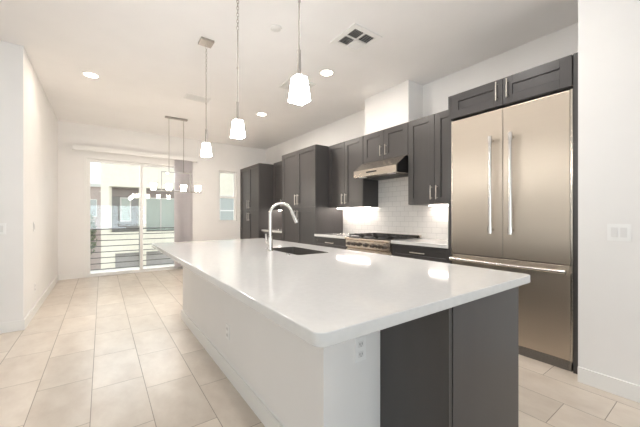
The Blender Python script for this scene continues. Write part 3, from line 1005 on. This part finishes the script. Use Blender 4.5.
# ------------------------------------------------------------------ dining chandelier
cx, cy = 1.125, 6.13
ch = thing('chandelier', 'linear nickel chandelier with four lit glass shades before the patio door', 'chandelier', (cx, cy, CZ))
boxes('canopy', [(cx - 0.19, cx + 0.19, cy - 0.035, cy + 0.035, CZ - 0.025, CZ)], M['nickel_dark'], ch, 0.003)
for s in (-1, 1):
    bm = bmesh.new()
    cyl(bm, (cx + s * 0.125, cy, 2.03), (cx + s * 0.125, cy, CZ - 0.02), 0.005, seg=10)
    obj('rod', bm, M['nickel_dark'], ch, True)
boxes('frame', [(cx - 0.255, cx + 0.255, cy - 0.007, cy + 0.007, 2.024, 2.038), (cx - 0.255, cx - 0.241, cy - 0.007, cy + 0.007, 1.69, 2.024),
                (cx + 0.241, cx + 0.255, cy - 0.007, cy + 0.007, 1.69, 2.024), (cx - 0.44, cx + 0.44, cy - 0.010, cy + 0.010, 1.672, 1.690)], M['nickel_dark'], ch, 0.001)
for k in range(4):
    x = cx - 0.378 + 0.252 * k
    bm = bmesh.new()
    cyl(bm, (x, cy, 1.690), (x, cy, 1.702), 0.020, 0.026, 16)
    obj('cup', bm, M['nickel_dark'], ch, True)
    bm = bmesh.new()
    frustum_shell(bm, x, cy, 1.700, 1.805, 0.034, 0.046, closed_top=False)
    obj('shade', bm, M['shade_warm'], ch)

# ------------------------------------------------------------------ ceiling fittings
def downlight(x, y, label, power=18, col=(1.0, 0.92, 0.83)):
    t = thing('ceiling_light', label, 'downlight', (x, y, CZ), 'recessed ceiling lights')
    bm = bmesh.new()
    n_ = 32
    prof = [(0.098, CZ), (0.096, CZ - 0.006), (0.078, CZ - 0.009), (0.074, CZ - 0.004)]
    rings = [[bm.verts.new((x + rr * math.cos(2 * PI * k / n_), y + rr * math.sin(2 * PI * k / n_), z)) for k in range(n_)] for rr, z in prof]
    for a, b in zip(rings, rings[1:]):
        for k in range(n_):
            bm.faces.new((a[k], a[(k + 1) % n_], b[(k + 1) % n_], b[k]))
    obj('trim_ring', bm, M['trim'], t, True)
    bm = bmesh.new()
    cyl(bm, (x, y, CZ - 0.005), (x, y, CZ - 0.001), 0.0745, seg=32)
    obj('lens', bm, M['lens'], t)
    ld = bpy.data.lights.new('downlight_lamp', 'AREA')
    ld.shape = 'DISK'
    ld.size = 0.14
    ld.energy = power
    ld.color = col
    lo = bpy.data.objects.new('downlight_lamp', ld)
    C.objects.link(lo)
    lo.parent = t
    lo.location = (0, 0, -0.012)
    return t
downlight(-0.115, 4.90, 'lit recessed ceiling light nearest the left wall', 5, (1.0, 0.88, 0.75))
downlight(2.32, 3.07, 'lit recessed ceiling light in front of the range hood', 15)
WHITE = (1.0, 0.97, 0.94)  # next three lamps are added out of view to brighten the near room
downlight(2.2, 1.35, 'added out-of-view recessed ceiling light in the aisle in front of the refrigerator', 9, WHITE)
downlight(-0.115, 2.9, 'added out-of-view recessed ceiling light over the walkway left of the island', 8, WHITE)
downlight(-0.115, 0.9, 'added out-of-view recessed ceiling light over the walkway at the near end of the island', 6, WHITE)
downlight(2.32, 5.0, 'lit recessed ceiling light in front of the tall pantries', 26)

bm = bmesh.new()
cyl(bm, (1.37, 2.63, CZ - 0.012), (1.37, 2.63, CZ), 0.05, 0.056, 32)
cyl(bm, (1.37, 2.63, CZ - 0.016), (1.37, 2.63, CZ - 0.012), 0.036, 0.042, 32)
tag(obj('sprinkler_cover', bm, M['vent'], None, True, origin=(1.37, 2.63, CZ)), 'small white round sprinkler cover on the ceiling between the pendants', 'sprinkler cover')

# four-way diffuser with louvres turned a different way in each quadrant
vx, vy, vs_ = 2.125, 2.31, 0.165
vt = thing('ceiling_vent', 'square white four-quadrant ceiling vent with dark louvres near the refrigerator', 'vent', (vx, vy, CZ), 'ceiling air vents')
boxes('backing', [(vx - vs_ + 0.02, vx + vs_ - 0.02, vy - vs_ + 0.02, vy + vs_ - 0.02, CZ - 0.003, CZ)], M['vent_dark'], vt)
e = 0.024
boxes('frame', [(vx - vs_ - e, vx - vs_ + 0.03, vy - vs_ - e, vy + vs_ + e, CZ - 0.014, CZ), (vx + vs_ - 0.03, vx + vs_ + e, vy - vs_ - e, vy + vs_ + e, CZ - 0.014, CZ),
                (vx - vs_ + 0.03, vx + vs_ - 0.03, vy - vs_ - e, vy - vs_ + 0.03, CZ - 0.014, CZ), (vx - vs_ + 0.03, vx + vs_ - 0.03, vy + vs_ - 0.03, vy + vs_ + e, CZ - 0.014, CZ),
                (vx - 0.008, vx + 0.008, vy - vs_ + 0.03, vy + vs_ - 0.03, CZ - 0.014, CZ), (vx - vs_ + 0.03, vx + vs_ - 0.03, vy - 0.008, vy + 0.008, CZ - 0.014, CZ)], M['trim'], vt, 0.002)
def louvres(x0, x1, y0, y1, along, tilt, n=6):
    bm = bmesh.new()
    for k in range(n):
        t_ = bmesh.new()
        bmesh.ops.create_cube(t_, size=1.0)
        if along == 'x':
            sz = (x1 - x0, 0.016, 0.0016)
            c_ = ((x0 + x1) / 2, y0 + (k + 0.5) * (y1 - y0) / n, CZ - 0.0095)
            rot = Matrix.Rotation(tilt, 4, 'X')
        else:
            sz = (0.016, y1 - y0, 0.0016)
            c_ = (x0 + (k + 0.5) * (x1 - x0) / n, (y0 + y1) / 2, CZ - 0.0095)
            rot = Matrix.Rotation(tilt, 4, 'Y')
        bmesh.ops.transform(t_, matrix=Matrix.Translation(c_) @ rot @ Matrix.Diagonal((*sz, 1)), verts=t_.verts[:])
        merge(bm, t_)
    obj('louvre', bm, M['vent'], vt)
q0, q1 = 0.010, vs_ - 0.032
louvres(vx - q1, vx - q0, vy - q1, vy - q0, 'y', -0.75)
louvres(vx + q0, vx + q1, vy - q1, vy - q0, 'x', 0.75)
louvres(vx - q1, vx - q0, vy + q0, vy + q1, 'x', 0.75)
louvres(vx + q0, vx + q1, vy + q0, vy + q1, 'y', 0.75)

def register(name, label, x0, x1, y0, y1):
    t = thing(name, label, 'vent', ((x0 + x1) / 2, (y0 + y1) / 2, CZ), 'ceiling air vents')
    boxes('frame', [(x0, x0 + 0.025, y0, y1, CZ - 0.010, CZ), (x1 - 0.025, x1, y0, y1, CZ - 0.010, CZ), (x0 + 0.025, x1 - 0.025, y0, y0 + 0.025, CZ - 0.010, CZ),
                    (x0 + 0.025, x1 - 0.025, y1 - 0.025, y1, CZ - 0.010, CZ)], M['vent'], t, 0.002)
    boxes('backing', [(x0 + 0.02, x1 - 0.02, y0 + 0.02, y1 - 0.02, CZ - 0.002, CZ)], M['vent'], t)
    bm = bmesh.new()
    n_ = max(5, int((y1 - y0 - 0.05) / 0.017))
    for k in range(n_):
        t_ = bmesh.new()
        bmesh.ops.create_cube(t_, size=1.0)
        c_ = ((x0 + x1) / 2, y0 + 0.025 + (k + 0.5) * (y1 - y0 - 0.05) / n_, CZ - 0.006)
        bmesh.ops.transform(t_, matrix=Matrix.Translation(c_) @ Matrix.Rotation(-0.6, 4, 'X') @ Matrix.Diagonal((x1 - x0 - 0.05, 0.013, 0.0015, 1)), verts=t_.verts[:])
        merge(bm, t_)
    obj('louvre', bm, M['vent'], t)
register('ceiling_vent', 'long white ceiling vent above the dining end by the farthest pendant', 1.02, 1.38, 4.80, 5.02)
register('ceiling_vent', 'square white ceiling vent partly behind the nearest pendant shade', 2.02, 2.40, 3.42, 3.80)
